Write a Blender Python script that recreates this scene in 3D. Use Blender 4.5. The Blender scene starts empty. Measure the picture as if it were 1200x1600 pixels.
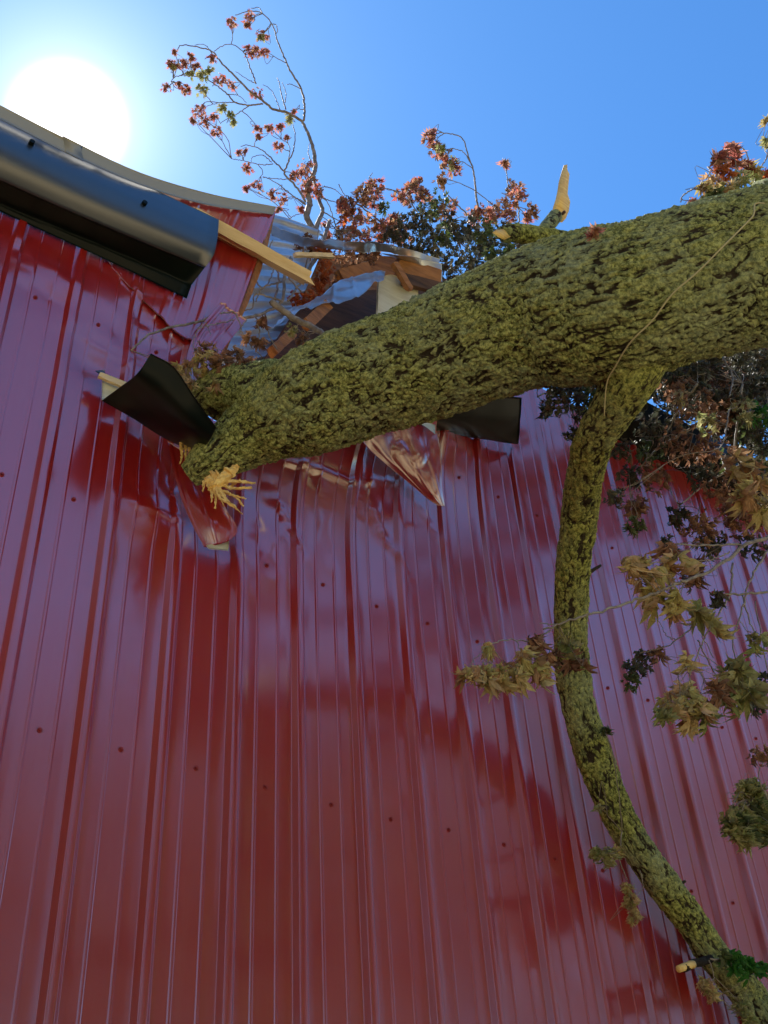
import bpy, math, random
import numpy as np
from mathutils import Vector, Matrix
random.seed(7); rng = np.random.default_rng(7)
scene = bpy.context.scene; COL = scene.collection
R_ = math.radians

# ------------------------------------------------------------------ camera
F_PX, PITCH, ROLL, YAW, DIST, EYE = 1757.0, .6803, -.07134, .66134, 2.654, 1.6
fw = np.array([math.sin(YAW)*math.cos(PITCH), math.cos(YAW)*math.cos(PITCH), math.sin(PITCH)])
rt0 = np.array([math.cos(YAW), -math.sin(YAW), 0.]); up0 = np.cross(rt0, fw)
rt = math.cos(ROLL)*rt0+math.sin(ROLL)*up0; up = -math.sin(ROLL)*rt0+math.cos(ROLL)*up0
CAM = np.array([0, -DIST, EYE])
cd = bpy.data.cameras.new('camera'); cam = bpy.data.objects.new('camera', cd); COL.objects.link(cam)
cd.sensor_fit = 'VERTICAL'; cd.sensor_height = 36; cd.sensor_width = 27; cd.lens = 36*F_PX/1600
cd.clip_start = .05; cd.clip_end = 3000
m = Matrix(((rt[0], up[0], -fw[0], CAM[0]), (rt[1], up[1], -fw[1], CAM[1]), (rt[2], up[2], -fw[2], CAM[2]), (0, 0, 0, 1)))
cam.matrix_world = m; scene.camera = cam

def ray(px, py):
    return (px-600)*rt-(py-800)*up+F_PX*fw
def at(px, py, Y):
    q = ray(px, py); return CAM+q*((Y+DIST)/q[1])
def at_d(px, py, d):
    q = ray(px, py); return CAM+q/np.linalg.norm(q)*d
def mpp(p):                      # metres per photo pixel at point p
    return float(np.dot(p-CAM, fw))/F_PX

# ------------------------------------------------------------------ light
SUN_EL, SUN_AZ = 56.5, 12.8      # azimuth clockwise from +Y
world = bpy.data.worlds.new('World'); scene.world = world; world.use_nodes = True
nt = world.node_tree; N = nt.nodes; L = nt.links
bg = N['Background']
sky = N.new('ShaderNodeTexSky'); sky.sky_type = 'NISHITA'; sky.sun_disc = False
sky.sun_elevation = R_(SUN_EL); sky.sun_rotation = R_(SUN_AZ)
sky.altitude = 0; sky.air_density = 1.0; sky.dust_density = .15; sky.ozone_density = 2.0
sundir = Vector((math.sin(R_(SUN_AZ))*math.cos(R_(SUN_EL)), math.cos(R_(SUN_AZ))*math.cos(R_(SUN_EL)), math.sin(R_(SUN_EL))))
# blown-out sun disc and camera glow, painted into the sky colour
tc = N.new('ShaderNodeTexCoord'); dt = N.new('ShaderNodeVectorMath'); dt.operation = 'DOT_PRODUCT'
nm = N.new('ShaderNodeVectorMath'); nm.operation = 'NORMALIZE'
L.new(tc.outputs['Generated'], nm.inputs[0]); L.new(nm.outputs[0], dt.inputs[0]); dt.inputs[1].default_value = sundir
ac = N.new('ShaderNodeMath'); ac.operation = 'ARCCOSINE'; L.new(dt.outputs['Value'], ac.inputs[0])
def M2(op, a, b):
    n = N.new('ShaderNodeMath'); n.operation = op
    for i, v in enumerate((a, b)):
        if v is None: continue
        if isinstance(v, (int, float)): n.inputs[i].default_value = v
        else: L.new(v, n.inputs[i])
    return n.outputs[0]
A_ = ac.outputs[0]
core = N.new('ShaderNodeMapRange'); core.interpolation_type = 'SMOOTHSTEP'
L.new(A_, core.inputs['Value'])
for k, v in (('From Min', R_(.8)), ('From Max', R_(3.1)), ('To Min', 7.), ('To Max', 0.)): core.inputs[k].default_value = v
g1 = M2('MULTIPLY', M2('EXPONENT', M2('MULTIPLY', A_, -1/R_(2.2)), None), 4.)
g2 = M2('MULTIPLY', M2('EXPONENT', M2('MULTIPLY', A_, -1/R_(6.)), None), .8)
gl = M2('ADD', M2('ADD', core.outputs[0], g1), g2)
gc = N.new('ShaderNodeVectorMath'); gc.operation = 'SCALE'; gc.inputs[0].default_value = (1.12, 1., .95); L.new(gl, gc.inputs['Scale'])
ad = N.new('ShaderNodeVectorMath'); ad.operation = 'ADD'; tn = N.new('ShaderNodeVectorMath'); tn.operation = 'MULTIPLY'; tn.inputs[1].default_value = (.238, .475, .67)
L.new(sky.outputs[0], tn.inputs[0])
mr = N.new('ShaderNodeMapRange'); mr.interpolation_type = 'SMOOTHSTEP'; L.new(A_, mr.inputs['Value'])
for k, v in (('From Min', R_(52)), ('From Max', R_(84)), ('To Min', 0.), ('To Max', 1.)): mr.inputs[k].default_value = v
antisun_boost = N.new('ShaderNodeMix'); antisun_boost.data_type = 'RGBA'; L.new(mr.outputs[0], antisun_boost.inputs[0]); antisun_boost.inputs[6].default_value = (1, 1, 1, 1); antisun_boost.inputs[7].default_value = (2.0, 1.6, 1.4, 1)  # sky away from the sun brightened and warmed, added fill for the wall
tm = N.new('ShaderNodeVectorMath'); tm.operation = 'MULTIPLY'; L.new(tn.outputs[0], tm.inputs[0]); L.new(antisun_boost.outputs[2], tm.inputs[1]); L.new(tm.outputs[0], ad.inputs[0]); L.new(gc.outputs[0], ad.inputs[1])
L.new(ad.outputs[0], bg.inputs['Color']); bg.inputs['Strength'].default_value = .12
sl = bpy.data.lights.new('sun', 'SUN'); sl.energy = 5.0; sl.angle = R_(.5); sl.color = (1, .95, .87)
so = bpy.data.objects.new('sun', sl); COL.objects.link(so)
so.rotation_euler = sundir.to_track_quat('Z', 'Y').to_euler(); so.location = (0, 6, 12)
vs = scene.view_settings; vs.view_transform = 'Standard'; vs.look = 'None'; vs.gamma = 1; vs.use_curve_mapping = False
vs.exposure = 1.5
scene.cycles.max_bounces = 8; scene.cycles.caustics_reflective = False; scene.cycles.caustics_refractive = False

# ------------------------------------------------------------------ noise
def _h(i, j, k, s):
    n = (i.astype(np.int64)*73856093) ^ (j.astype(np.int64)*19349663) ^ (k.astype(np.int64)*83492791) ^ (s*2654435)
    n = (n ^ (n >> 13))*1274126177 & 0x7fffffff; n = (n ^ (n >> 11))*668265263 & 0x7fffffff
    return (n ^ (n >> 15) & 0xffff) % 100003/100003.
def vnoise(p, s=0):
    f = np.floor(p); t = p-f; t = t*t*(3-2*t); f = f.astype(np.int64); r = 0
    for a in (0, 1):
        for b in (0, 1):
            for c in (0, 1):
                w = (t[:, 0] if a else 1-t[:, 0])*(t[:, 1] if b else 1-t[:, 1])*(t[:, 2] if c else 1-t[:, 2])
                r = r+w*_h(f[:, 0]+a, f[:, 1]+b, f[:, 2]+c, s)
    return r
def fbm(p, o=4, s=0):
    r = 0; a = .5; tot = 0
    for i in range(o):
        r = r+a*vnoise(p, s+i); tot += a; a *= .5; p = p*2.03
    return r/tot
def worley(p, s=0):
    f = np.floor(p).astype(np.int64); d1 = np.full(len(p), 9.); d2 = d1.copy()
    for a in (-1, 0, 1):
        for b in (-1, 0, 1):
            for c in (-1, 0, 1):
                i, j, k = f[:, 0]+a, f[:, 1]+b, f[:, 2]+c
                q = np.stack([i+_h(i, j, k, s), j+_h(i, j, k, s+5), k+_h(i, j, k, s+9)], 1)
                d = np.linalg.norm(q-p, axis=1)
                d2 = np.minimum(d2, np.maximum(d1, d)); d1 = np.minimum(d1, d)
    return d1, d2

# ------------------------------------------------------------------ materials
def mat(name, col=(.5, .5, .5), rough=.5, metal=0., coat=0., coat_rough=.1, coat_ior=1.5, spec=.5):
    m = bpy.data.materials.new(name); m.use_nodes = True
    b = m.node_tree.nodes['Principled BSDF']
    b.inputs['Base Color'].default_value = (*col, 1); b.inputs['Roughness'].default_value = rough
    b.inputs['Metallic'].default_value = metal; b.inputs['Coat Weight'].default_value = coat
    b.inputs['Coat Roughness'].default_value = coat_rough; b.inputs['Coat IOR'].default_value = coat_ior
    b.inputs['Specular IOR Level'].default_value = spec
    return m
def noise_node(m, scale, detail=5, vec='Object', rough=.6, stretch=(1, 1, 1)):
    t = m.node_tree; c = t.nodes.new('ShaderNodeTexCoord'); mp = t.nodes.new('ShaderNodeMapping'); mp.inputs['Scale'].default_value = stretch
    n = t.nodes.new('ShaderNodeTexNoise'); n.inputs['Scale'].default_value = scale; n.inputs['Detail'].default_value = detail
    n.inputs['Roughness'].default_value = rough
    t.links.new(c.outputs[vec], mp.inputs[0]); t.links.new(mp.outputs[0], n.inputs['Vector']); return n
def ramp(m, src, stops):
    t = m.node_tree; r = t.nodes.new('ShaderNodeValToRGB'); e = r.color_ramp.elements
    while len(e) < len(stops): e.new(.5)
    for el, (p, c) in zip(e, stops): el.position = p; el.color = (*c, 1)
    t.links.new(src, r.inputs[0]); return r.outputs[0]
def mixc(m, fac, a, b):
    t = m.node_tree; x = t.nodes.new('ShaderNodeMix'); x.data_type = 'RGBA'
    for sck, v in ((x.inputs[0], fac), (x.inputs[6], a), (x.inputs[7], b)):
        if isinstance(v, tuple): sck.default_value = (*v, 1)
        elif isinstance(v, float): sck.default_value = v
        else: t.links.new(v, sck)
    return x.outputs[2]
def bump(m, src, dist, strength=1.):
    t = m.node_tree; b = t.nodes.new('ShaderNodeBump'); b.inputs['Distance'].default_value = dist; b.inputs['Strength'].default_value = strength
    t.links.new(src, b.inputs['Height']); return b.outputs[0]
def setc(m, out, sock='Base Color'):
    m.node_tree.links.new(out, m.node_tree.nodes['Principled BSDF'].inputs[sock])

RED = mat('red_painted_steel', (.22, .017, .013), .4, .0, 1., .13, 2.45, .5)
n = noise_node(RED, 1.7, 3, 'Object', .5, (1, 1, .45)); setc(RED, ramp(RED, n.outputs[0], [(.3, (.27, .007, .007)), (.7, (.33, .011, .009))]))
nd = noise_node(RED, 5, 7, 'Object', .7, (3, 3, .35)); dm = ramp(RED, nd.outputs[0], [(.5, (0, 0, 0)), (.9, (.18, .18, .18))])
base_c = RED.node_tree.nodes['Principled BSDF'].inputs['Base Color'].links[0].from_socket; setc(RED, mixc(RED, dm, base_c, (.30, .13, .10)))
n2 = noise_node(RED, 9, 4, 'Object', .6); r2 = ramp(RED, n2.outputs[0], [(.35, (.13,)*3), (.75, (.2,)*3)]); setc(RED, r2, 'Coat Roughness')
n3 = noise_node(RED, 2.6, 1, 'Object', .4, (1, 1, .6)); bo = bump(RED, n3.outputs[0], .008, .4); setc(RED, bo, 'Coat Normal'); setc(RED, bo, 'Normal')
NAVY = mat('black_painted_steel', (.012, .020, .032), .45, 0, 1., .3, 1.75)
n = noise_node(NAVY, 3, 2); setc(NAVY, bump(NAVY, n.outputs[0], .01, .5), 'Coat Normal')
DULLBLACK = mat('dull_black_steel', (.003, .006, .005), .34, 0, 0, .14, 1.5, .13)  # duller copy of the trim steel; dark reflections are put into its colour
CREAM = mat('cream_sheet', (.62, .62, .45), .5); n = noise_node(CREAM, 6, 6, 'Object', .7, (1, 1, 5))
setc(CREAM, ramp(CREAM, n.outputs[0], [(.3, (.50, .48, .33)), (.55, (.62, .61, .45)), (.8, (.68, .69, .55))]))
GALV = mat('galvanised_steel', (.55, .58, .6), .32, .85); n = noise_node(GALV, 5, 5); setc(GALV, ramp(GALV, n.outputs[0], [(.3, (.42, .45, .48)), (.7, (.66, .69, .72))]))
setc(GALV, bump(GALV, n.outputs[0], .02, .5), 'Normal')
def wood(name, a, b, sc=7):
    m = mat(name, a, .75); n = noise_node(m, sc, 8, 'Object', .65, (.6, 5, 5)); setc(m, ramp(m, n.outputs[0], [(.3, b), (.6, a), (.85, tuple(min(1, c*1.25) for c in a))]))
    setc(m, bump(m, n.outputs[0], .004, .8), 'Normal'); return m
PINE = wood('pine_lumber', (.74, .60, .36), (.56, .42, .22))
OLDWOOD = wood('old_lumber', (.36, .16, .05), (.16, .065, .02))
DARKWOOD = wood('dark_board', (.10, .05, .025), (.03, .016, .01))
FRESH = wood('torn_heartwood', (.85, .62, .22), (.62, .36, .10), 16)
SCREW = mat('screw_head', (.24, .02, .018), .45, .1)

def bark_mat(name, moss_lo, moss_hi, cover):
    m = mat(name, (.1, .08, .05), .93, spec=.15); t = m.node_tree
    at_ = t.nodes.new('ShaderNodeAttribute'); at_.attribute_name = 'ridge'
    big = noise_node(m, 3.2, 6, 'Object', .65); fine = noise_node(m, 75, 7, 'Object', .8); mid = noise_node(m, 17, 6, 'Object', .7)
    base = ramp(m, mid.outputs[0], [(.3, (.02, .015, .011)), (.55, (.055, .043, .03)), (.8, (.14, .12, .09))])
    moss = ramp(m, fine.outputs[0], [(.40, moss_lo), (.5, tuple((a+b)/2.2 for a, b in zip(moss_lo, moss_hi))), (.60, moss_hi)])
    grey = ramp(m, mid.outputs[0], [(.3, (.16, .21, .14)), (.7, (.46, .54, .40))])
    bigm = ramp(m, big.outputs[0], [(.42, (0, 0, 0)), (.62, (1, 1, 1))])
    mossc = mixc(m, bigm, moss, mixc(m, .45, moss, grey))
    a = t.nodes.new('ShaderNodeMath'); a.operation = 'MULTIPLY_ADD'; t.links.new(mid.outputs[0], a.inputs[0]); a.inputs[1].default_value = .9
    t.links.new(at_.outputs['Fac'], a.inputs[2])
    sc = t.nodes.new('ShaderNodeMath'); sc.operation = 'MULTIPLY'; t.links.new(a.outputs[0], sc.inputs[0]); sc.inputs[1].default_value = .5
    cov = ramp(m, sc.outputs[0], [(cover, (0, 0, 0)), (cover+.10, (1, 1, 1))])
    setc(m, mixc(m, cov, base, mossc)); setc(m, bump(m, fine.outputs[0], .010, 1.), 'Normal')
    return m
BARK = bark_mat('mossy_bark', (.06, .078, .022), (.54, .58, .21), .315)
BARK2 = bark_mat('mossy_limb_bark', (.06, .078, .02), (.54, .57, .17), .315)
TWIG = mat('twig_bark', (.20, .16, .12), .8); n = noise_node(TWIG, 30, 4); setc(TWIG, ramp(TWIG, n.outputs[0], [(.3, (.10, .075, .055)), (.7, (.32, .28, .23))]))

def leaf_mat(name, cols, trans=.35):
    m = mat(name, cols[0], .6, spec=.3); t = m.node_tree; b = t.nodes['Principled BSDF']
    a = t.nodes.new('ShaderNodeAttribute'); a.attribute_name = 'tone'
    c = ramp(m, a.outputs['Fac'], [(i/(len(cols)-1), x) for i, x in enumerate(cols)])
    nn = noise_node(m, 40, 4); v = ramp(m, nn.outputs[0], [(.3, (.55, .5, .45)), (.6, (1.05, 1., 1.))])
    mm = t.nodes.new('ShaderNodeMix'); mm.data_type = 'RGBA'; mm.blend_type = 'MULTIPLY'; mm.inputs[0].default_value = 1
    t.links.new(c, mm.inputs[6]); t.links.new(v, mm.inputs[7]); c = mm.outputs[2]
    t.links.new(c, b.inputs['Base Color'])
    tr = t.nodes.new('ShaderNodeBsdfTranslucent'); t.links.new(c, tr.inputs['Color'])
    mx = t.nodes.new('ShaderNodeMixShader'); mx.inputs[0].default_value = trans
    t.links.new(b.outputs[0], mx.inputs[1]); t.links.new(tr.outputs[0], mx.inputs[2])
    t.links.new(mx.outputs[0], t.nodes['Material Output'].inputs[0]); return m
LEAF_RED = leaf_mat('dry_red_leaf', [(.22, .07, .06), (.42, .14, .11), (.5, .26, .2), (.42, .22, .14), (.32, .2, .1), (.45, .12, .09)], .5)
LEAF_ORANGE = leaf_mat('dry_orange_leaf', [(.40, .09, .02), (.55, .16, .04), (.34, .10, .05), (.5, .2, .06)], .5)
LEAF_BROWN = leaf_mat('dry_brown_leaf', [(.13, .07, .04), (.27, .15, .09), (.40, .24, .14), (.18, .08, .05)], .25)
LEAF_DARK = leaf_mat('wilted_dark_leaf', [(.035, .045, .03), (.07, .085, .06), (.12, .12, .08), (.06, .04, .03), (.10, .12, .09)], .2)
LEAF_GREEN = leaf_mat('wilted_green_leaf', [(.05, .09, .03), (.09, .14, .04), (.13, .16, .07), (.06, .07, .03)], .3)
LEAF_TAN = leaf_mat('wilted_tan_leaf', [(.32, .32, .10), (.6, .46, .22), (.48, .48, .18), (.66, .48, .28), (.3, .16, .08), (.6, .58, .32)], .35)
LEAF_OLIVE = leaf_mat('wilted_olive_leaf', [(.2, .26, .09), (.36, .40, .16), (.45, .45, .22), (.26, .25, .1)], .35)
LEAF_FRESH = leaf_mat('fresh_green_leaf', [(.03, .16, .02), (.05, .22, .03), (.04, .12, .02)], .35)
GRASS = mat('dry_grass', (.2, .17, .08), .95); n = noise_node(GRASS, .6, 8); setc(GRASS, ramp(GRASS, n.outputs[0], [(.3, (.20, .17, .08)), (.55, (.38, .30, .17)), (.8, (.46, .38, .26))]))

# ------------------------------------------------------------------ builders
def tag(o, label=None, cat=None, group=None, kind=None):
    for k, v in (('label', label), ('category', cat), ('group', group), ('kind', kind)):
        if v: o[k] = v
    return o
def empty(name, loc, label, cat, group=None):
    o = bpy.data.objects.new(name, None); COL.objects.link(o); o.location = loc; o.empty_display_size = .2
    return tag(o, label, cat, group)
def mesh(name, V, Fc, material, parent=None, smooth=True, attr=None, mats=None, midx=None, label=None):
    me = bpy.data.meshes.new(name); V = np.asarray(V, float)
    if parent is not None:
        p = parent; off = np.zeros(3)
        while p is not None: off = off+np.array(p.location); p = p.parent
        V = V-off
    me.from_pydata(V.tolist(), [], Fc if isinstance(Fc, list) else Fc.tolist())
    me.polygons.foreach_set('use_smooth', [smooth]*len(me.polygons))
    for mm in (mats or [material]): me.materials.append(mm)
    if midx is not None: me.polygons.foreach_set('material_index', midx)
    if attr:
        for k, v in attr.items():
            a = me.attributes.new(k, 'FLOAT', 'POINT'); a.data.foreach_set('value', np.asarray(v, np.float32))
    me.update()
    o = bpy.data.objects.new(name, me); COL.objects.link(o)
    if parent is not None: o.parent = parent
    if label: o['label'] = label
    return o
def grid_faces(nr, nc, wrap=False):
    r = np.arange(nr-1)[:, None]; c = np.arange(nc if wrap else nc-1)[None]; c2 = (c+1) % nc
    return np.stack([r*nc+c, r*nc+c2, (r+1)*nc+c2, (r+1)*nc+c], -1).reshape(-1, 4)
def spline(P, n):
    P = np.asarray(P, float)
    if len(P) == 2: t = np.linspace(0, 1, n)[:, None]; return P[0]*(1-t)+P[1]*t
    Q = np.vstack([2*P[0]-P[1], P, 2*P[-1]-P[-2]])
    seg = np.linalg.norm(np.diff(P[:, :3], axis=0), axis=1)+1e-9; cum = np.r_[0, np.cumsum(seg)]
    u = np.linspace(0, cum[-1], n); i = np.clip(np.searchsorted(cum, u, 'right')-1, 0, len(P)-2); t = ((u-cum[i])/seg[i])[:, None]
    a, b, c, d = Q[i], Q[i+1], Q[i+2], Q[i+3]
    return .5*(2*b+(c-a)*t+(2*a-5*b+4*c-d)*t*t+(3*b-a-3*c+d)*t**3)
def tube_arrays(P, rad, sides=8, disp=None, cap=True):
    P = np.asarray(P, float); n = len(P); T = np.gradient(P, axis=0); T /= np.linalg.norm(T, axis=1)[:, None]+1e-12
    u = np.cross(T[0], [0, 0, 1.]); u = u if np.linalg.norm(u) > .1 else np.cross(T[0], [1., 0, 0]); u /= np.linalg.norm(u)
    U = [u]
    for i in range(1, n):
        u = u-T[i]*np.dot(u, T[i]); u = u/np.linalg.norm(u); U.append(u)
    U = np.array(U); W = np.cross(T, U); th = np.arange(sides)/sides*2*math.pi
    D = U[:, None]*np.cos(th)[None, :, None]+W[:, None]*np.sin(th)[None, :, None]
    s = np.r_[0, np.cumsum(np.linalg.norm(np.diff(P, axis=0), axis=1))]
    rad = np.broadcast_to(np.asarray(rad, float), (n,)); rr = np.repeat(rad[:, None], sides, 1)
    extra = None
    if disp is not None:
        dd, extra = disp(s, th, rad); rr = rr+dd
    V = (P[:, None]+D*rr[..., None]).reshape(-1, 3); Fc = grid_faces(n, sides, True)
    if cap:
        V = np.vstack([V, P[0], P[-1]]); a = np.arange(sides); b = (a+1) % sides; z = n*sides
        c0 = np.stack([a*0+z, b, a, a], 1)[:, :3]; c1 = np.stack([a*0+z+1, (n-1)*sides+a, (n-1)*sides+b], 1)
        Fc = Fc.tolist()+c0.tolist()+c1.tolist()
        if extra is not None: extra = np.r_[extra.ravel(), extra.ravel()[0], extra.ravel()[-1]]
    else: Fc = Fc.tolist()
    return V, Fc, extra
class Acc:
    def __init__(s): s.V = []; s.F = []; s.A = []; s.n = 0
    def add(s, V, Fc, a=0.):
        V = np.asarray(V); s.V.append(V); k = s.n; s.F += [[i+k for i in f] for f in Fc]; s.A.append(np.broadcast_to(a, (len(V),))); s.n += len(V)
    def tube(s, P, r0, r1, sides=6, n=None, wob=0):
        P = spline(P, n or max(4, 4*len(P)))
        if wob: P = P+rng.normal(0, wob, P.shape)*np.r_[0, np.ones(len(P)-1)][:, None]
        V, Fc, _ = tube_arrays(P, np.linspace(r0, r1, len(P)), sides); s.add(V, Fc); return P
    def box(s, c, ax, half):
        c = np.array(c); ax = np.array(ax)
        V = [c+ax[0]*half[0]*i+ax[1]*half[1]*j+ax[2]*half[2]*k for i in (-1, 1) for j in (-1, 1) for k in (-1, 1)]
        s.add(V, [[0, 1, 3, 2], [4, 6, 7, 5], [0, 4, 5, 1], [2, 3, 7, 6], [0, 2, 6, 4], [1, 5, 7, 3]])
    def build(s, name, material, parent=None, smooth=True, attr=None, label=None):
        return mesh(name, np.vstack(s.V), s.F, material, parent, smooth, {attr: np.concatenate(s.A)} if attr else None, label=label)
def bar(name, p0, p1, w, h, material, parent=None, upv=(0, 0, 1), label=None, jag=0):
    p0 = np.array(p0); p1 = np.array(p1); t = p1-p0; ln = np.linalg.norm(t); t = t/ln; s = np.cross(t, upv); s /= np.linalg.norm(s); u = np.cross(s, t)
    n = 8; k = 9; V = []
    prof = [(-1, -1), (0, -1), (1, -1), (1, 0), (1, 1), (0, 1), (-1, 1), (-1, 0)]
    for i in range(k):
        for a, b in prof:
            e = 0
            if i == k-1 and jag: e = random.uniform(-jag, jag)
            V.append(p0+t*(ln*i/(k-1)+e)+s*a*w/2+u*b*h/2+(rng.normal(0, .0008, 3)))
    V = np.array(V); Fc = grid_faces(k, n, True).tolist(); Fc += [list(range(n))[::-1], [(k-1)*n+i for i in range(n)]]
    return mesh(name, V, Fc, material, parent, False, label=label)
def patch(name, rows, material, parent=None, nu=40, nv=40, thick=.0012, crumple=0., cs=8., fn=None, label=None, back=None, px=True):
    G = np.array([[at(*c) if px else c for c in r] for r in rows], float)
    A = np.array([spline(r, nu) for r in G]); B = np.array([spline(A[:, j], nv) for j in range(nu)]).transpose(1, 0, 2)
    du = np.gradient(B, axis=1); dv = np.gradient(B, axis=0); Nn = np.cross(du, dv); Nn /= np.linalg.norm(Nn, axis=2)[..., None]+1e-12
    if np.sum(Nn*(CAM-B)) < 0: Nn = -Nn
    if crumple:
        q = B.reshape(-1, 3)*cs; c = (np.abs(fbm(q, 2, 3)-.5)*2+fbm(q*.6+7, 2, 11)-.7).reshape(B.shape[:2]); B = B+Nn*(c*crumple)[..., None]
    if fn:
        uu, vv = np.meshgrid(np.linspace(0, 1, nu), np.linspace(0, 1, nv)); B = B+Nn*fn(uu, vv)[..., None]
    V1 = B.reshape(-1, 3); V2 = (B-Nn*thick).reshape(-1, 3); k = len(V1); F1 = grid_faces(nv, nu); F2 = F1[:, ::-1]+k
    e = [j for j in range(nu)]+[i*nu+nu-1 for i in range(1, nv)]+[(nv-1)*nu+j for j in range(nu-2, -1, -1)]+[i*nu for i in range(nv-2, 0, -1)]
    FE = [[e[i], e[(i+1) % len(e)], e[(i+1) % len(e)]+k, e[i]+k] for i in range(len(e))]
    Fc = F1.tolist()+F2.tolist()+FE
    mi = [0]*len(F1)+[1 if back else 0]*len(F2)+[0]*len(FE)
    o = mesh(name, np.vstack([V1, V2]), Fc, material, parent, True, mats=[material]+([back] if back else []), midx=mi, label=label)
    return o

# leaves: star-shaped, five lobes, curled
def leaf_arrays(size, curl, fold):
    tips = [(-98, .62), (-50, .92), (0, 1.), (50, .92), (98, .62)]; pts = [(0, -.12)]
    out = []
    for i, (a, r) in enumerate(tips):
        a0 = R_(a); w = R_(17)
        out.append((math.sin(a0-w)*r*.62, math.cos(a0-w)*r*.62)); out.append((math.sin(a0)*r, math.cos(a0)*r)); out.append((math.sin(a0+w)*r*.62, math.cos(a0+w)*r*.62))
        if i < 4:
            am = R_((a+tips[i+1][0])/2); out.append((math.sin(am)*.42, math.cos(am)*.42))
    P = np.array([(0, 0)]+pts+out); P = P+rng.normal(0, .03, P.shape); x, y = P[:, 0], P[:, 1]+.12
    c0 = np.array([[x[0], y[0]]]); o = np.stack([x[1:], y[1:]], 1); mid = c0+(o-c0)*.52; k = len(o)
    q = np.vstack([c0, mid, o]); x, y = q[:, 0], q[:, 1]; kx = .4+fold*1.9; ky = .3+curl*1.7
    z = -(1-np.cos(kx*x))/kx-(1-np.cos(ky*y))/ky+rng.normal(0, .035, len(x)); x = np.sin(kx*x)/kx; y = np.sin(ky*y)/ky
    Fc = [[0, 1+i, 1+(i+1) % k] for i in range(k)]+[[1+i, 1+k+i, 1+k+(i+1) % k, 1+(i+1) % k] for i in range(k)]
    return np.stack([x, y, z], 1)*size, Fc
NARROW = 1.
DOWN = .84
def rand_rot(down=.6):
    d = rng.normal(0, 1, 3); d /= np.linalg.norm(d); d = d*(1-down)+np.array([0, 0, -down]); d /= np.linalg.norm(d)
    s = np.cross(d, rng.normal(0, 1, 3)); s /= np.linalg.norm(s); return np.stack([s, d, np.cross(s, d)])
def cluster(acc, c, r, n, size, down=.84, curl=.8, flat=1.):
    for i in range(n):
        d = rng.normal(0, 1, 3); d = d/np.linalg.norm(d)*r*rng.random()**.4
        V, Fc = leaf_arrays(size*rng.uniform(.7, 1.25), rng.uniform(.2, curl*1.8), rng.uniform(.3, 1.3)); V[:, 0] *= NARROW
        acc.add(V@rand_rot(DOWN)+c+d, Fc, rng.random())

# ------------------------------------------------------------------ ground and far woods
n_ = 60; gx = np.sinh(np.linspace(-5, 5, n_))*12; gy = gx.copy(); X, Y = np.meshgrid(gx, gy)
Vg = np.stack([X.ravel(), Y.ravel(), (fbm(np.stack([X.ravel()*.07, Y.ravel()*.07, X.ravel()*0], 1), 3)-.5)*.25-.12], 1)
tag(mesh('ground', Vg, grid_faces(n_, n_), GRASS), kind='structure')
WOODS = leaf_mat('woods_leaf', [(.10, .06, .03), (.15, .095, .045), (.20, .12, .07), (.07, .075, .03)], .2)
wa = Acc()
for k in range(54):
    a = R_(random.uniform(95, 275)); dd = random.uniform(19, 30); cx, cy = math.sin(a)*dd+3, math.cos(a)*dd-2
    hh = random.uniform(13, 21)*(1.25 if math.sin(a) < -.2 else 1)
    P = np.array([[cx, cy, -.2], [cx+.2, cy, hh*.5], [cx-.1, cy+.2, hh]]); V, Fc, _ = tube_arrays(spline(P, 8), np.linspace(.25, .06, 8), 6); wa.add(V, Fc, .1)
    for j in range(420):
        d = rng.normal(0, 1, 3); d /= np.linalg.norm(d); d *= rng.random()**.35; c = np.array([cx, cy, hh*.62])+d*np.array([hh*.30, hh*.30, hh*.42])
        rr = rand_rot(.1); s = random.uniform(.35, .8); V = np.array([[-.5, 0, 0], [.1, -.5, .1], [.5, .1, 0], [0, .5, .15]])*s
        wa.add(V@rr+c, [[0, 1, 2, 3]], rng.random())
tag(wa.build('woods', WOODS, None, False, 'tone'), 'dry brown and green woods across the yard facing the red wall', 'woods', kind='stuff')

# ------------------------------------------------------------------ the building
bld = empty('metal_building', (0, 0, 0), 'tall red ribbed metal building with its eave crushed under the trunk', 'building')
P_ = .2286; X0 = .9826
def rib_profile(x):
    t = ((x-X0)/P_+.5) % 1.-.5; a = np.abs(t)*P_
    major = np.clip((.026-a)/.014, 0, 1)*.019
    b1 = np.abs(np.abs(t)-.335/1.)*P_        # two minor beads between the ribs
    b2 = np.abs(np.abs(t)-.170/1.)*P_*0+9
    minor = np.clip((.0062-b1)/.0035, 0, 1)*.0024
    return major+minor
def smooth_seg(x, z, p0, p1, w):
    d = p1-p0; l2 = (d**2).sum(); t = np.clip(((x-p0[0])*d[0]+(z-p0[1])*d[1])/l2, 0, 1)
    dx = x-(p0[0]+d[0]*t); dz = z-(p0[1]+d[1]*t); return np.sqrt(dx**2+dz**2)/w, t, (dx*d[1]-dz*d[0])/math.sqrt(l2)
def wp(px, py): p = at(px, py, 0); return np.array([p[0], p[2]])
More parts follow.
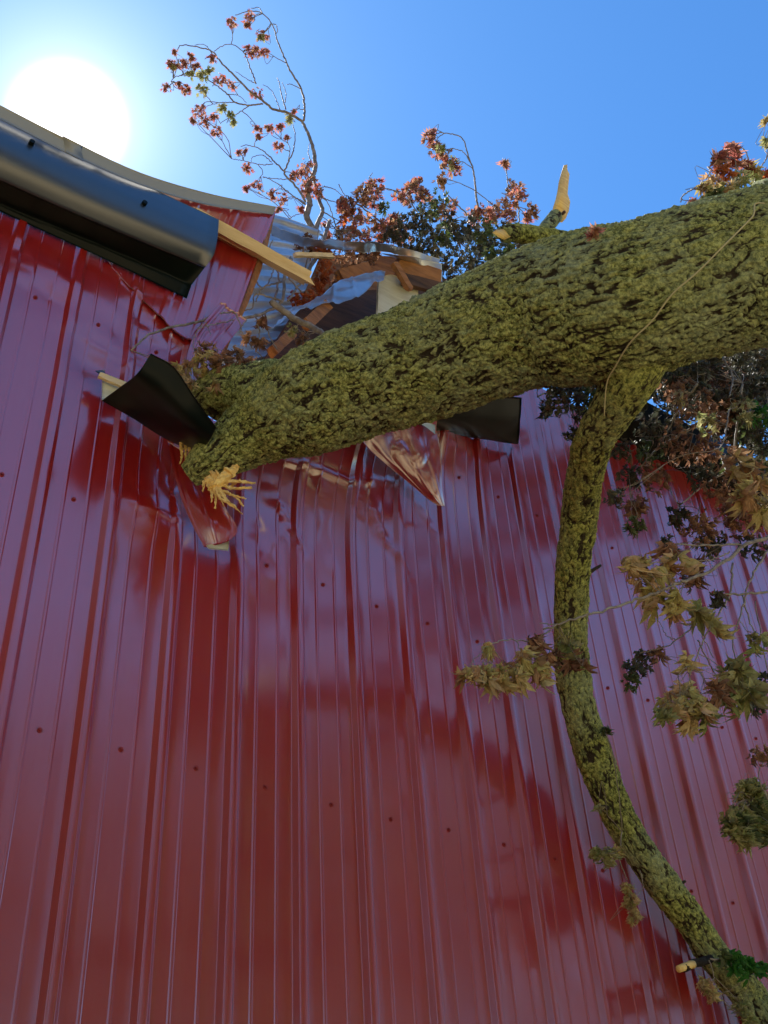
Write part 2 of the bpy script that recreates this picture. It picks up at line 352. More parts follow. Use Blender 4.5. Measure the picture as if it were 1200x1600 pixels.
CREASES = [  # pixel ends on the wall, width m, height m (outwards), one-sided?
    ((165, 405), (212, 458), .030, .022), ((212, 458), (292, 540), .035, .030), ((208, 462), (196, 570), .030, .030), ((196, 570), (150, 600), .03, .012),
    ((40, 350), (55, 440), .03, .010), ((125, 520), (190, 560), .03, .008), ((230, 500), (290, 470), .03, .02),
    ((245, 690), (230, 800), .04, .024), ((230, 800), (285, 815), .03, .026), ((200, 780), (235, 825), .03, .012), ((250, 700), (280, 800), .03, .02),
    ((430, 730), (540, 765), .035, .03), ((415, 745), (455, 830), .03, .026), ((455, 830), (480, 880), .03, .012), ((470, 700), (500, 790), .03, .028),
    ((545, 715), (560, 810), .025, .03), ((560, 740), (600, 850), .04, .02), ((600, 700), (640, 760), .03, .028), ((540, 765), (610, 760), .03, .02),
    ((575, 800), (640, 900), .05, .012), ((500, 790), (520, 900), .04, .012), ((395, 780), (430, 900), .05, .012), ((640, 770), (690, 850), .05, .010)]
CR = [(wp(*a), wp(*b), w*.62, h*.42) for a, b, w, h in CREASES]
DENTS = [(wp(340, 600), .15, .07), (wp(330, 760), .20, .05), (wp(490, 650), .30, -.17), (wp(620, 630), .30, -.17), (wp(420, 690), .12, -.03), (wp(230, 520), .14, .012), (wp(640, 700), .15, .05),
         (wp(150, 560), .10, .012), (wp(230, 790), .10, -.03), (wp(60, 420), .14, .010)]
def wall_disp(x, z):
    q = np.stack([x*1.3, z*.45, x*0], 1); y = -(fbm(q, 2, 21)-.5)*.009
    q = np.stack([x*4.4, z*1.5, x*0+4], 1); y = y-(fbm(q, 2, 22)-.5)*.0016
    dmg = np.zeros(len(x)); 
    for c, s, d in DENTS:
        g = np.exp(-((x-c[0])**2+(z-c[1])**2)/(s*s)); y = y+d*g; dmg = np.maximum(dmg, g)
    q = np.stack([x*5, z*4, x*0], 1); y = y-dmg*(np.abs(fbm(q, 3, 31)-.5)*.09-.015)
    for p0, p1, w, h in CR:
        dd, t, sg = smooth_seg(x, z, p0, p1, w); sh = np.clip(1-dd, 0, 1)
        y = y-h*sh**1.3*np.sin(np.pi*np.clip(t*.9+.05, 0, 1))**.5
    return y, dmg
HOLE = [wp(*p) for p in ((412, 318), (352, 535), (325, 590), (330, 655), (420, 668), (560, 640), (690, 600), (790, 560), (790, 300))]
def inpoly(x, z, poly):
    r = np.zeros(len(x), bool); j = len(poly)-1
    for i in range(len(poly)):
        xi, zi = poly[i]; xj, zj = poly[j]
        c = ((zi > z) != (zj > z)) & (x < (xj-xi)*(z-zi)/(zj-zi+1e-12)+xi); r ^= c; j = i
    return r
brk = np.array([-.5, -.345-.04, -.345-.025, -.335, -.31, -.296, -.24, -.17, -.1137-.004, -.1137+.004, -.0525-.004, -.0525+.004])
brk = []
for s in (-1, 1):
    for c in (.1137, .0525): brk += [s*(c-.007), s*(c+.007)]
    for c in (.335-.0271, .335-.0118, .335+.0118, .335+.0271): brk += [s*(c-.003), s*(c+.003)]
    brk += [s*.22]
brk += [-.5, 0.]
brk = np.sort(np.array(brk))
xs = np.concatenate([X0+(k+brk)*P_ for k in range(-18, 54)])
top = 5.56
zs = np.r_[np.linspace(0, 2.2, 12)[:-1], np.linspace(2.2, 3.7, 50)[:-1], np.linspace(3.7, top, 180)]
Xw, Zw = np.meshgrid(xs, zs); xr, zr = Xw.ravel(), Zw.ravel()
yd, dmg = wall_disp(xr, zr)
V = np.stack([xr, yd-rib_profile(xr)*(1-.45*dmg), zr], 1)
Fw = grid_faces(len(zs), len(xs)); cx = xr[Fw].mean(1); cz = zr[Fw].mean(1)
Fw = Fw[~inpoly(cx, cz, HOLE)]
wo = mesh('wall_cladding', V, Fw[:, ::-1], RED, bld); wn = wo.modifiers.new('normals', 'WEIGHTED_NORMAL'); wn.mode = 'FACE_AREA'; wn.weight = 80
# panel back and the frame inside
def box_part(name, lo, hi, m_, par, label=None):
    a = Acc(); lo = np.array(lo); hi = np.array(hi); a.box((lo+hi)/2, np.eye(3), (hi-lo)/2); return a.build(name, m_, par, False, label=label)
XL, XR_, DEP = -3.05, 13.2, 9.
box_part('side_wall', (XL-.03, .06, 0), (XL, DEP, top-.05), RED, bld); box_part('side_wall', (XR_, .06, 0), (XR_+.03, DEP, top-.05), RED, bld)
box_part('rear_wall', (XL, DEP, 0), (XR_, DEP+.03, top-.05), RED, bld)
def roof(x0, x1):
    a = Acc()
    for s, y0, y1, z0, z1 in ((0, .1, DEP/2, top+.03, top+1.15), (1, DEP/2, DEP+.3, top+1.15, top-.04)):
        t = np.array([0, y1-y0, z1-z0]); l = np.linalg.norm(t); t /= l; nn = np.cross([1., 0, 0], t)
        a.box(np.array([(x0+x1)/2, (y0+y1)/2, (z0+z1)/2]), np.stack([[1., 0, 0], t, nn]), ((x1-x0)/2, l/2, .012))
        k = int((x1-x0)/.2286)
        for i in range(k): a.box(np.array([x0+.1+i*.2286, (y0+y1)/2, (z0+z1)/2])+nn*.02, np.stack([[1., 0, 0], t, nn]), (.02, l/2, .012))
    return a.build('roof', GALV, bld, False)
roof(XL-.1, 1.15); roof(3.9, XR_+.1)
box_part('eave_trim', (3.55, -.16, top-.10), (XR_, .02, top-.085), DULLBLACK, bld); box_part('eave_trim', (3.55, -.18, top-.10), (XR_, -.165, top+.06), DULLBLACK, bld)
# screws, a row to each girt
def screw(x, z):
    a = Acc(); y = float(wall_disp(np.array([x]), np.array([z]))[0][0])
    for r, d0, d1 in ((.0078, .0, .002), (.0045, .002, .007)):
        th = np.arange(10)/10*2*math.pi if r > .006 else np.arange(6)/6*2*math.pi; k = len(th)
        V = np.vstack([np.stack([x+r*np.cos(th), th*0+y-d, z+r*np.sin(th)], 1) for d in (d0-.002, d1)])
        a.add(V, [[i, (i+1) % k, k+(i+1) % k, k+i][::-1] for i in range(k)]+[[k+i for i in range(k)]])
    a.build('screw', SCREW, bld, False)
for zz, x_lo, x_hi, (sx, sy) in ((3.067, 0, 5., (414, 1228)), (3.867, 0, 5., (116, 777)), (4.665, 0, 5., (154, 514))):
    xo = at(sx, sy, 0)[0]; k0 = int((x_lo-xo)/P_)-1
    for k in range(k0, k0+20):
        x = xo+k*P_; 
        if x < .3 or x > 4.6: continue
        if zz > 4.5 and 1.15 < x < 2.35: continue
        if zz > 3.5 and zz < 4.5 and 1.0 < x < 1.45: continue
        screw(x+random.uniform(-.004, .004), zz+random.uniform(-.008, .008))
# girts and top plate inside
for zz in (3.067, 3.867): box_part('girt', (XL, .06, zz-.02), (XR_, .10, zz+.07), PINE, bld)
box_part('girt', (XL, .09, 4.64), (.9, .13, 4.73), PINE, bld); box_part('girt', (2.5, .06, 4.64), (XR_, .10, 4.73), PINE, bld)

# eave trim, left: bent box section
def trim_rows(cols):
    rows = []
    for k in range(len(cols[0])): rows.append([at(*c[k]) for c in cols])
    return rows
c0 = [(0, 181, -.19), (0, 200, -.20), (0, 224, -.205), (0, 250, -.185), (0, 277, -.145), (0, 281, -.135), (0, 316, -.03), (0, 319, -.026), (0, 330, -.012)]
c1 = [(171, 263, -.19), (171, 279, -.20), (171, 299, -.205), (170, 325, -.19), (166, 350, -.15), (165, 354, -.14), (162, 384, -.045), (162, 387, -.045), (160, 403, -.020)]
c2 = [(342, 343, -.19), (341, 358, -.20), (339, 377, -.205), (334, 398, -.19), (322, 416, -.15), (320, 418, -.14), (300, 444, -.07), (299, 446, -.068), (292, 466, -.045)]
A0 = [at(*c) for c in c0]; A1 = [at(*c) for c in c1]; A2 = [at(*c) for c in c2]
AM = [[p+np.array([(XL-p[0])*t, 0, 0]) for p in A0] for t in (1, .75, .5, .25, .1)]
TR = [[a[k] for a in AM]+[A0[k], A1[k], A2[k]] for k in range(len(A0))]
patch('eave_trim', TR[:6], NAVY, bld, 90, 50, .0015, px=False)
patch('soffit_lip', [[p+np.array([0, .0005, -.0005]) for p in q] for q in TR[5:]], DULLBLACK, bld, 90, 20, .0015, px=False)
for (px_, py_) in ((50, 222), (226, 317)):
    p = at(px_, py_, -.212); a = Acc(); th = np.arange(8)/8*2*math.pi
    V = np.vstack([np.stack([p[0]+.010*np.cos(th), th*0+p[1]-d, p[2]+.010*np.sin(th)], 1) for d in (-.01, .006)])
    a.add(V, [[i, (i+1) % 8, 8+(i+1) % 8, 8+i] for i in range(8)]+[[8+i for i in range(8)]]); a.build('trim_screw', DULLBLACK, bld, False)
# roof edge above the trim
e_top = [(0, 164, -.22), (100, 213, -.22), (215, 268, -.21), (330, 303, -.18), (432, 323, -.16)]
e_bot = [(0, 186, -.215), (100, 236, -.215), (215, 287, -.205), (320, 319, -.175), (427, 335, -.155)]
pt = [at(*c) for c in e_top]; pb = [at(*c) for c in e_bot]; pt = [pt[0]+np.array([XL-pt[0][0], 0, 0])]+pt; pb = [pb[0]+np.array([XL-pb[0][0], 0, 0])]+pb
EDGE = mat('roof_edge_steel', (.30, .30, .25), .5, .0)
patch('roof_edge', [pt, [(a*.5+b*.5)+np.array([0, 0, .004]) for a, b in zip(pt, pb)], pb], EDGE, bld, 80, 6, .002, px=False)
# torn wall sheet standing up behind the trim
def ribs_u(n, a, ph=0.):
    def f(u, v):
        t = (u*n+ph) % 1.-.5; w = np.clip((.13-np.abs(t))/.06, 0, 1)*a; t2 = np.abs(np.abs(t)-.33); return w+np.clip((.03-t2)/.02, 0, 1)*a*.25
    return f
patch('torn_wall_sheet', [[(150, 250, -.15), (235, 290, -.15), (335, 314, -.15), (430, 331, -.15)],
                          [(155, 300, -.08), (229, 350, -.065), (320, 380, -.065), (404, 400, -.10)],
                          [(160, 370, -.015), (219, 415, -.018), (302, 468, -.035), (373, 485, -.055)],
                          [(163, 404, -.003), (212, 457, -.010), (288, 528, -.02), (352, 540, -.03)]], RED, bld, 130, 90, .0012, .006, 5, ribs_u(4.2, .006, .3),
      label='crumpled red wall sheet torn up behind the black trim')
patch('torn_edge', [[(424, 334, -.145), (395, 430, -.09), (352, 530, -.035), (322, 590, -.03)], [(431, 331, -.13), (405, 430, -.07), (362, 530, -.01), (334, 590, .0)]], OLDWOOD, bld, 30, 4, .01, .006, 12)
patch('folded_flap', [[(345, 472, -.09), (385, 500, -.08)], [(300, 530, -.085), (340, 560, -.08)], [(285, 600, -.07), (320, 615, -.06)]], RED, bld, 30, 30, .0012, .012, 9, ribs_u(2, .008, .2))
# flap of cladding torn open below the broken end
patch('folded_flap', [[(262, 690, -.02), (296, 712, -.06), (330, 740, -.10)], [(272, 742, -.03), (312, 765, -.07), (350, 787, -.12)],
                      [(292, 800, -.04), (330, 812, -.10), (370, 828, -.12)], [(320, 856, -.06), (338, 852, -.09), (358, 846, -.11)]], RED, bld, 60, 60, .0012, .012, 4, ribs_u(2.2, .002, .4), back=CREAM,
      label='torn red flap hanging below the splintered end')
patch('flap_underside', [[(322, 852, -.085), (358, 845, -.085)], [(326, 857, -.10), (357, 860, -.10)]], CREAM, bld, 6, 6, .0015)
patch('folded_flap', [[(550, 675, -.24), (620, 664, -.25), (684, 655, -.26)], [(592, 715, -.19), (645, 712, -.21), (689, 708, -.21)],
                      [(640, 756, -.13), (668, 762, -.14), (693, 764, -.14)], [(684, 788, -.09), (690, 791, -.09), (697, 793, -.09)]], RED, bld, 60, 60, .0012, .05, 4.2, ribs_u(3, .0015, .1), back=CREAM,
      label='dark folded red flap under the middle of the trunk')
patch('flap_underside', [[(612, 655, -.27), (650, 652, -.27), (680, 664, -.27)], [(618, 664, -.27), (655, 662, -.27), (680, 678, -.27)]], CREAM, bld, 16, 6, .0015)
# remaining eave trim right of the trunk
patch('eave_trim', [[(560, 610, -.28), (700, 610, -.30), (816, 622, -.30)], [(565, 650, -.16), (700, 655, -.18), (813, 660, -.19)],
                    [(560, 672, -.06), (700, 676, -.08), (810, 690, -.09)], [(562, 676, -.04), (700, 680, -.04), (808, 693, -.04)]], DULLBLACK, bld, 50, 30, .0015, .008, 5,
      label='short black eave trim left hanging right of the trunk')
# plank run out of the trim
bar('fascia_board', at(300, 335, -.13), at(484, 437, -.13), .045, .085, PINE, bld, (0, 1, .9), jag=.02)
bar('fascia_board', at(320, 355, -.10), at(470, 434, -.11), .03, .04, PINE, bld, (0, 1, .9), jag=.02)
# crushed roof
patch('roof_sheet', [[(420, 352, .10), (480, 372, .08), (560, 376, .05), (620, 384, .05), (688, 404, .05)], [(424, 372, .25), (490, 385, .2), (560, 392, .12), (620, 398, .1), (684, 428, .08)]],
      GALV, bld, 70, 24, .0012, .03, 5, ribs_u(9, .006), label='buckled grey roof sheet arching over the hole')
patch('roof_sheet', [[(452, 486, .10), (508, 453, .10), (555, 432, .10), (602, 427, .08)], [(425, 512, .0), (490, 480, .0), (545, 466, .0), (600, 437, .0)]],
      GALV, bld, 60, 24, .0012, .035, 6, ribs_u(5, .006), label='lower curled grey roof sheet beside the cream board')
patch('roof_sheet', [[(596, 394, .02), (640, 400, .0), (690, 412, .0)], [(620, 402, .1), (660, 425, .05), (692, 440, .03)]], GALV, bld, 30, 16, .0012, .02, 6)
patch('roof_sheet', [[(360, 330, .55), (430, 335, .55), (500, 360, .55)], [(340, 450, .45), (410, 455, .45), (480, 455, .45)], [(320, 600, .3), (400, 600, .3), (480, 570, .3)]],
      GALV, bld, 60, 120, .0012, .02, 4, lambda u, v: np.clip((.2-np.abs((v*13) % 1.-.5))/.1, 0, 1)*.02, label='grey ribbed roof sheet seen through the torn gap')
patch('hole_backing', [[(470, 470, .35), (540, 455, .35), (610, 450, .35), (720, 440, .35)], [(400, 580, .25), (540, 580, .25), (610, 580, .25), (720, 560, .25)]], DARKWOOD, bld, 20, 12, .01, .02, 4)  # dark sheet added behind the hole to keep the interior dark
patch('hole_backing', [[(500, 400, .5), (560, 396, .5), (620, 402, .5), (700, 440, .5)], [(470, 470, .4), (540, 455, .4), (610, 450, .4), (720, 445, .4)]], OLDWOOD, bld, 20, 12, .01, .03, 4)
patch('cream_panel', [[(592, 434, .10), (615, 430, .10), (654, 452, .08)], [(590, 470, .10), (618, 470, .10), (653, 470, .08)], [(588, 520, .10), (618, 520, .10), (652, 520, .08)]], CREAM, bld, 24, 24, .012, .008, 6,
      label='cream painted board standing in the hole')
patch('opening_shade_sheet', [[(650, 462, .12), (692, 466, .12)], [(650, 500, .12), (692, 500, .12)]], DARKWOOD, bld, 4, 4, .01)  # flat dark sheet standing in for the shade inside the hole
for a, b, w, h, mm in (((620, 416, .08), (684, 438, .04), .10, .05, OLDWOOD), ((616, 412, .04), (640, 452, .04), .03, .03, OLDWOOD), ((628, 436, .06), (690, 452, .04), .06, .03, DARKWOOD),
                       ((510, 478, .04), (478, 508, .02), .05, .04, OLDWOOD), ((455, 522, .04), (425, 550, .02), .04, .04, OLDWOOD), 
                       ((575, 420, .20), (530, 432, .2), .06, .04, OLDWOOD)):
    bar('rafter', at(*a), at(*b), w, h, mm, bld, (0, 1, .3), jag=.01)

tag(bar('loose_batten', at(460, 398, .05), at(520, 400, .05), .02, .02, PINE, None, (0, 1, .3), jag=.01), 'short pale batten lying in the leaves beside the arched roof sheet', 'board')
# loose bent trim
bt = empty('bent_trim', at(240, 620, -.15), 'curled black trim piece torn loose beside the broken trunk end', 'metal trim')
patch('trim_sheet', [[(236, 552, -.34), (272, 574, -.36), (305, 622, -.36), (338, 668, -.34)], [(214, 584, -.28), (252, 614, -.29), (288, 655, -.29), (326, 690, -.28)],
                     [(186, 606, -.15), (230, 640, -.15), (268, 672, -.16), (312, 702, -.17)], [(159, 626, -.045), (208, 654, -.03), (252, 682, -.03), (296, 704, -.05)]], DULLBLACK, bt, 60, 50, .0015)
patch('cream_backing', [[(160, 582, -.05), (216, 604, -.05)], [(159, 625, -.055), (205, 612, -.07)]], CREAM, bt, 10, 8, .0015)
patch('trim_lip', [[(149, 579, -.05), (164, 578, -.05)], [(158, 586, -.06), (163, 590, -.06)]], NAVY, bt, 4, 4, .002)
bar('wood_strip', at(155, 586, -.065), at(200, 606, -.08), .012, .022, PINE, bt)

# ------------------------------------------------------------------ the fallen tree
tree = empty('fallen_tree', (7.6, -10.5, 0), 'huge moss-covered fallen tree lying across the eave of the red wall', 'tree')
def bark(sc=1., amp=.022, seed=0, lump=.02):
    def f(s, th, rad):
        n, k = len(s), len(th); S = np.repeat(s[:, None], k, 1).ravel(); T = np.repeat(th[None], n, 0).ravel(); Rr = np.repeat(rad[:, None], k, 1).ravel()
        x, y = np.cos(T)*Rr, np.sin(T)*Rr; w = (fbm(np.stack([S*9, x*9, y*9], 1), 2, seed)-.5)
        q = np.stack([(S)*8.5/sc+w*1.6, x*40/sc**.5+w*1.2, y*40/sc**.5+w*1.2], 1); jit = np.stack([fbm(np.stack([S*26, x*34, y*34], 1), 3, seed+90+a) for a in (0, 5)], 1)-.5
        q[:, 1:] += jit*2.; q[:, 0] += jit[:, 0]*1.5
        d1, d2 = worley(q, seed+40); e = np.clip((d2-d1)*4., 0, 1)**.6
        f = fbm(q*np.array([1.6, 1.1, 1.1])+3, 3, seed+60)*6.5; fl = np.floor(f); fr = f-fl; terr = (fl+np.clip((fr-.3)/.25, 0, 1))/6.5
        big = fbm(np.stack([S*2.2, x*3, y*3], 1), 3, seed+3)-.5
        fine = fbm(np.stack([S*70, x*80, y*80], 1), 3, seed+8)-.5
        h = e*.38+terr*1.15+fine*.55; d = amp*(h-.75)*(1+.8*big)+lump*big; rid = np.clip(.12+e*.42+(terr-.5)*.9+fine*.5, 0, 1)
        return d.reshape(n, k), rid.reshape(n, k)
    return f
def trunk_piece(name, pts, nr, nsides, sc, amp, parent, material, seed=0, lump=.02, ext=None, label=None, flat=None):
    P = []
    for (px_, py_, Y_, rp) in pts:
        p = at(px_, py_, Y_); P.append([*p, rp*mpp(p)])
    if ext: P += ext
    P = np.array(P); Q = spline(P, nr); V, Fc, ex = tube_arrays(Q[:, :3], Q[:, 3], nsides, bark(sc, amp, seed, lump))
    o = mesh(name, V, Fc, material, parent, True, {'ridge': ex}, label=label); return Q
TP = [(296, 742, -.13, 24), (320, 724, -.18, 33), (354, 702, -.23, 41), (394, 676, -.30, 50), (434, 652, -.38, 66), (485, 628, -.47, 81), (560, 596, -.60, 85), (650, 566, -.76, 88),
      (740, 530, -.93, 96), (830, 498, -1.09, 106), (900, 484, -1.21, 116), (980, 470, -1.34, 119), (1060, 448, -1.46, 119), (1140, 428, -1.57, 122), (1230, 408, -1.69, 125)]
TQ = trunk_piece('trunk', TP, 860, 480, .8, .019, tree, BARK, 0, .03)
p_end = TQ[-1]; dirv = TQ[-1, :3]-TQ[-30, :3]; dirv /= np.linalg.norm(dirv)
pe = p_end[:3]; far = np.array([7.6, -10.5, .25])
ext = [[*(pe-dirv*.05), p_end[3]], [*(pe+dirv*.6), p_end[3]*1.02], [*(pe+(far-pe)*.35+np.array([0, 0, .25])), .29], [*(pe+(far-pe)*.7+np.array([0, 0, .15])), .33], [*far, .42]]
Q = spline(np.array(ext), 200); V, Fc, ex = tube_arrays(Q[:, :3], Q[:, 3]-.004, 72, bark(1.6, .02, 5, .03)); mesh('trunk_base', V, Fc, BARK, tree, True, {'ridge': ex})
ra = Acc()
for k in range(16):
    a = k/16*2*math.pi; rr = random.uniform(.7, 1.2); u = np.array([math.cos(a)*.77, math.cos(a)*.54+.2, math.sin(a)]); d = far-pe; d /= np.linalg.norm(d)
    ra.tube([far-d*.1, far+d*.15+u*.35, far+d*.3+u*rr], .14, .02, 7)
ra.build('roots', BARK, tree, attr='ridge')
# dark stub of the fork behind
trunk_piece('broken_stub', [(430, 610, -.30, 50), (380, 612, -.20, 46), (345, 618, -.13, 42), (325, 632, -.08, 36), (318, 640, -.06, 30)], 140, 130, 1., .016, tree, BARK, 3, .03, label='short dark broken fork of the trunk pressed into the wall')
# upper side limb with sawn face, and the split stump
trunk_piece('broken_limb', [(925, 428, -1.15, 40), (905, 398, -1.10, 24), (880, 380, -1.08, 18), (840, 370, -1.06, 15), (805, 364, -1.05, 13), (786, 366, -1.05, 11)], 160, 60, .6, .009, tree, BARK2, 4, .01,
            label='short broken limb on top of the trunk with a pale snapped end')
trunk_piece('broken_limb', [(840, 372, -1.04, 9), (852, 358, -1.02, 10), (868, 338, -1.0, 11)], 60, 40, .5, .005, tree, BARK2, 5, .005)
# limb to the lower right
LP = [(1010, 520, -1.30, 50), (994, 570, -1.26, 44), (974, 612, -1.18, 37), (950, 652, -1.08, 32), (926, 694, -.96, 29), (914, 740, -.84, 26), (906, 800, -.70, 26), (897, 870, -.57, 25), (893, 930, -.47, 26), (892, 1000, -.37, 24),
      (896, 1060, -.29, 26), (908, 1120, -.23, 25), (930, 1185, -.18, 28), (955, 1250, -.16, 25), (990, 1315, -.15, 24), (1035, 1380, -.125, 25), (1080, 1440, -.11, 23), (1120, 1500, -.10, 24), (1165, 1550, -.10, 25), (1205, 1605, -.13, 28), (1280, 1700, -.13, 30)]
LQ = trunk_piece('limb', LP, 760, 150, .6, .011, tree, BARK2, 9, .012)
lp = LQ[-1]; a_ = Acc(); a_.tube([lp[:3], lp[:3]+np.array([.3, -.02, -.5]), np.array([lp[0]+1.1, -.4, -.1])], lp[3], lp[3]*.8, 12); a_.build('limb_tip', BARK2, tree, attr='ridge')

for (x0, y0, x1, y1, Y0, Y1, w) in ((906, 770, 884, 752, -.78, -.76, 4), (915, 900, 938, 884, -.53, -.55, 3.2), (935, 1150, 948, 1138, -.22, -.25, 4), (950, 1262, 930, 1262, -.17, -.2, 3.5), (1050, 1390, 1072, 1376, -.14, -.17, 3), (890, 1010, 872, 1022, -.37, -.40, 3)):
    a_ = Acc(); q0, q1 = at(x0, y0, Y0), at(x1, y1, Y1); w_ = w*mpp(q0); a_.tube([q0-(q1-q0)*.8, q0, (q0+q1)/2+rng.normal(0, .003, 3), q1], w_*1.5, w_*.7, 9, 14, wob=.0012); a_.build('twig_stub', BARK2, tree, attr='ridge')
# splinters
sp = Acc()
for (x0, y0, x1, y1, Y0, Y1, w) in ((340, 752, 399, 755, -.26, -.34, 4.5), (342, 757, 392, 762, -.26, -.34, 3.5), (348, 752, 375, 750, -.26, -.3, 3), (338, 760, 378, 802, -.26, -.34, 4), (336, 760, 366, 792, -.26, -.32, 3.5), (342, 766, 380, 790, -.26, -.3, 2.5), (330, 757, 336, 794, -.24, -.27, 4.5), (326, 758, 330, 784, -.24, -.27, 4), (350, 768, 384, 779, -.27, -.33, 2.5), (322, 752, 317, 768, -.22, -.22, 3.5), (335, 748, 350, 790, -.25, -.28, 3), (352, 742, 330, 762, -.27, -.24, 8), (340, 745, 326, 757, -.25, -.22, 9),
                                    (283, 700, 281, 725, -.10, -.10, 2.5), (290, 700, 289, 722, -.10, -.10, 2.5), (296, 705, 294, 722, -.11, -.11, 2)):
    a, b = at(x0, y0, Y0), at(x1, y1, Y1); w_ = w*1.15*mpp(a); mid = (a+b)/2+rng.normal(0, .008, 3); Q = spline(np.array([a-(b-a)*.3, a, mid, b]), 14)
    V, Fc, _ = tube_arrays(Q, w_*np.linspace(1, .12, 14)*(1+.25*np.sin(np.arange(14)*2.1)), 7); V = V+rng.normal(0, .0018, V.shape); mesh('splinter', V, Fc, FRESH, tree, False)
tf = Acc(); Q = spline(np.array([at(372, 728, -.27), at(356, 742, -.27), at(340, 755, -.27), at(326, 764, -.25)]), 16); V, Fc, _ = tube_arrays(Q, np.array([4, 7, 9, 11, 12, 13, 13, 14, 13, 13, 12, 11, 9, 7, 5, 2])*.0013, 14); V = V+rng.normal(0, .0025, V.shape)
mesh('torn_face', V, Fc, FRESH, tree, False)
def blade(name, outline, th, mt, label=None, Y_=-1.0):
    P = np.array([at(x, y, Y_) for x, y in outline]); c = P.mean(0); nrm = (CAM-c)/np.linalg.norm(CAM-c); k = len(P)
    mid = c+nrm*th; V = np.vstack([P+nrm*th*.3, P-nrm*th*.5, mid, c-nrm*th]); V[:k] += rng.normal(0, .001, (k, 3))
    Fc = [[i, (i+1) % k, 2*k] for i in range(k)]+[[k+(i+1) % k, k+i, 2*k+1] for i in range(k)]+[[i, k+i, k+(i+1) % k, (i+1) % k] for i in range(k)]
    return mesh(name, V, Fc, mt, tree, True, label=label)
blade('split_wood', [(866, 345), (864, 325), (868, 312), (871, 300), (873, 285), (877, 270), (881, 258), (886, 257), (886, 265), (890, 272), (888, 290), (887, 303), (891, 315), (889, 330), (884, 341), (878, 347)], .02, FRESH, 'upright pale split wood blade standing on the limb stub')
blade('split_wood', [(770, 364), (776, 359), (790, 358), (800, 361), (797, 369), (788, 375), (779, 371)], .012, FRESH, 'orange snapped end face of the short limb', -1.062)
kn = Acc(); kp = at(881, 332, -1.03); kn.tube([kp-np.array([0, .006, 0]), kp+np.array([0, .01, 0])], .006, .006, 8); kn.build('knot', DARKWOOD, tree)
a_ = Acc(); a_.tube([at(1110, 1498, -.15), at(1087, 1506, -.17), at(1068, 1512, -.18)], .014, .014, 10, wob=.0015); a_.build('peg_stub', BARK2, tree, attr='ridge')
a_ = Acc(); a_.tube([at(1083, 1507, -.175), at(1060, 1514, -.185)], .0135, .012, 10, 6, wob=.001); a_.build('peg_end', FRESH, tree, label='pale snapped end of the small peg low on the limb')

def s(o, k, ox, oy): return [(ox+x/k, oy+y/k) for x, y in o]
def branch(name, stems, clusters, Ybase, mt, label, lmat_default, wob=.004):
    """stems: [(pixel pts, r0px, r1px, Y0, Y1)], clusters: (x, y, rpx, n, leafpx, material, Y)"""
    global NARROW, DOWN
    DOWN = .93 if name == 'leafy_twig' or label.startswith('nearer') else .82
    NARROW = {'leafy_twig': .38, 'twig': .5}.get(name, .62)
    if label.startswith('dark wilted'): NARROW = .5
    grp = list(range(len(stems)))
    for i in range(len(stems)):
        for j in range(len(stems)):
            if i != j and grp[i] != grp[j]:
                pj = np.array(stems[j][0]); ok = False
                for e in (stems[i][0][0], stems[i][0][-1]):
                    A_, B_ = pj[:-1], pj[1:]; d = B_-A_; t_ = np.clip(((np.array(e)-A_)*d).sum(1)/((d**2).sum(1)+1e-9), 0, 1); ok |= np.min(np.linalg.norm(A_+d*t_[:, None]-np.array(e), axis=1)) < 14
                if ok: g0, g1 = grp[i], grp[j]; grp = [g0 if g == g1 else g for g in grp]
    outs = []
    for g in sorted(set(grp)):
        idx = [i for i in range(len(stems)) if grp[i] == g]; a = Acc(); pp = []; QQ = []
        for i in idx:
            pts, r0, r1, Y0, Y1 = stems[i]; k = len(pts); P = [at(x, y, Y0+(Y1-Y0)*q/max(1, k-1)) for q, (x, y) in enumerate(pts)]; mp_ = mpp(P[0])
            QQ.append(a.tube(P, r0*mp_, r1*mp_, 6, 6*k, wob=.0016)); pp += list(pts)
        outs.append([a, np.array(pp), {}, np.vstack(QQ)])
    for x, y, r, n, lpx, lm, Yc in clusters:
        p = at(x, y, Yc); t = min(outs, key=lambda t: np.min(np.linalg.norm(t[1]-np.array([x, y]), axis=1))); a, _, by, Qs = t
        dd = np.linalg.norm(Qs-p, axis=1); m_ = dd.argmin(); q = mpp(p)
        if .03 < dd[m_] < .5:
            b = Qs[m_]; mid = (b+p)/2+rng.normal(0, .08, 3)*dd[m_]+np.array([0, 0, .12*dd[m_]])
            P = a.tube([b, mid, p], .75*q, .45*q, 5, 10, wob=.0015)
            for _k in range(2): a.tube([P[5], P[5]+(p-mid)*.5+rng.normal(0, .03, 3), p+rng.normal(0, .4*r*q, 3)], .5*q, .35*q, 4, 7)
        q *= 1.15 if DOWN > .9 else 1.
        by.setdefault(lm.name, (lm, Acc())); cluster(by[lm.name][1], p, r*q, int(n*(2. if NARROW == .5 else 1.5))+1, lpx*q*1.25)
    o0 = None
    for a, _, by, _ in outs:
        o = a.build(name, mt, tree, label=label if o0 is None else None); o0 = o0 or o
        for lm, ac_ in by.values(): ac_.build('leaves', lm, o, False, 'tone')
    return o0
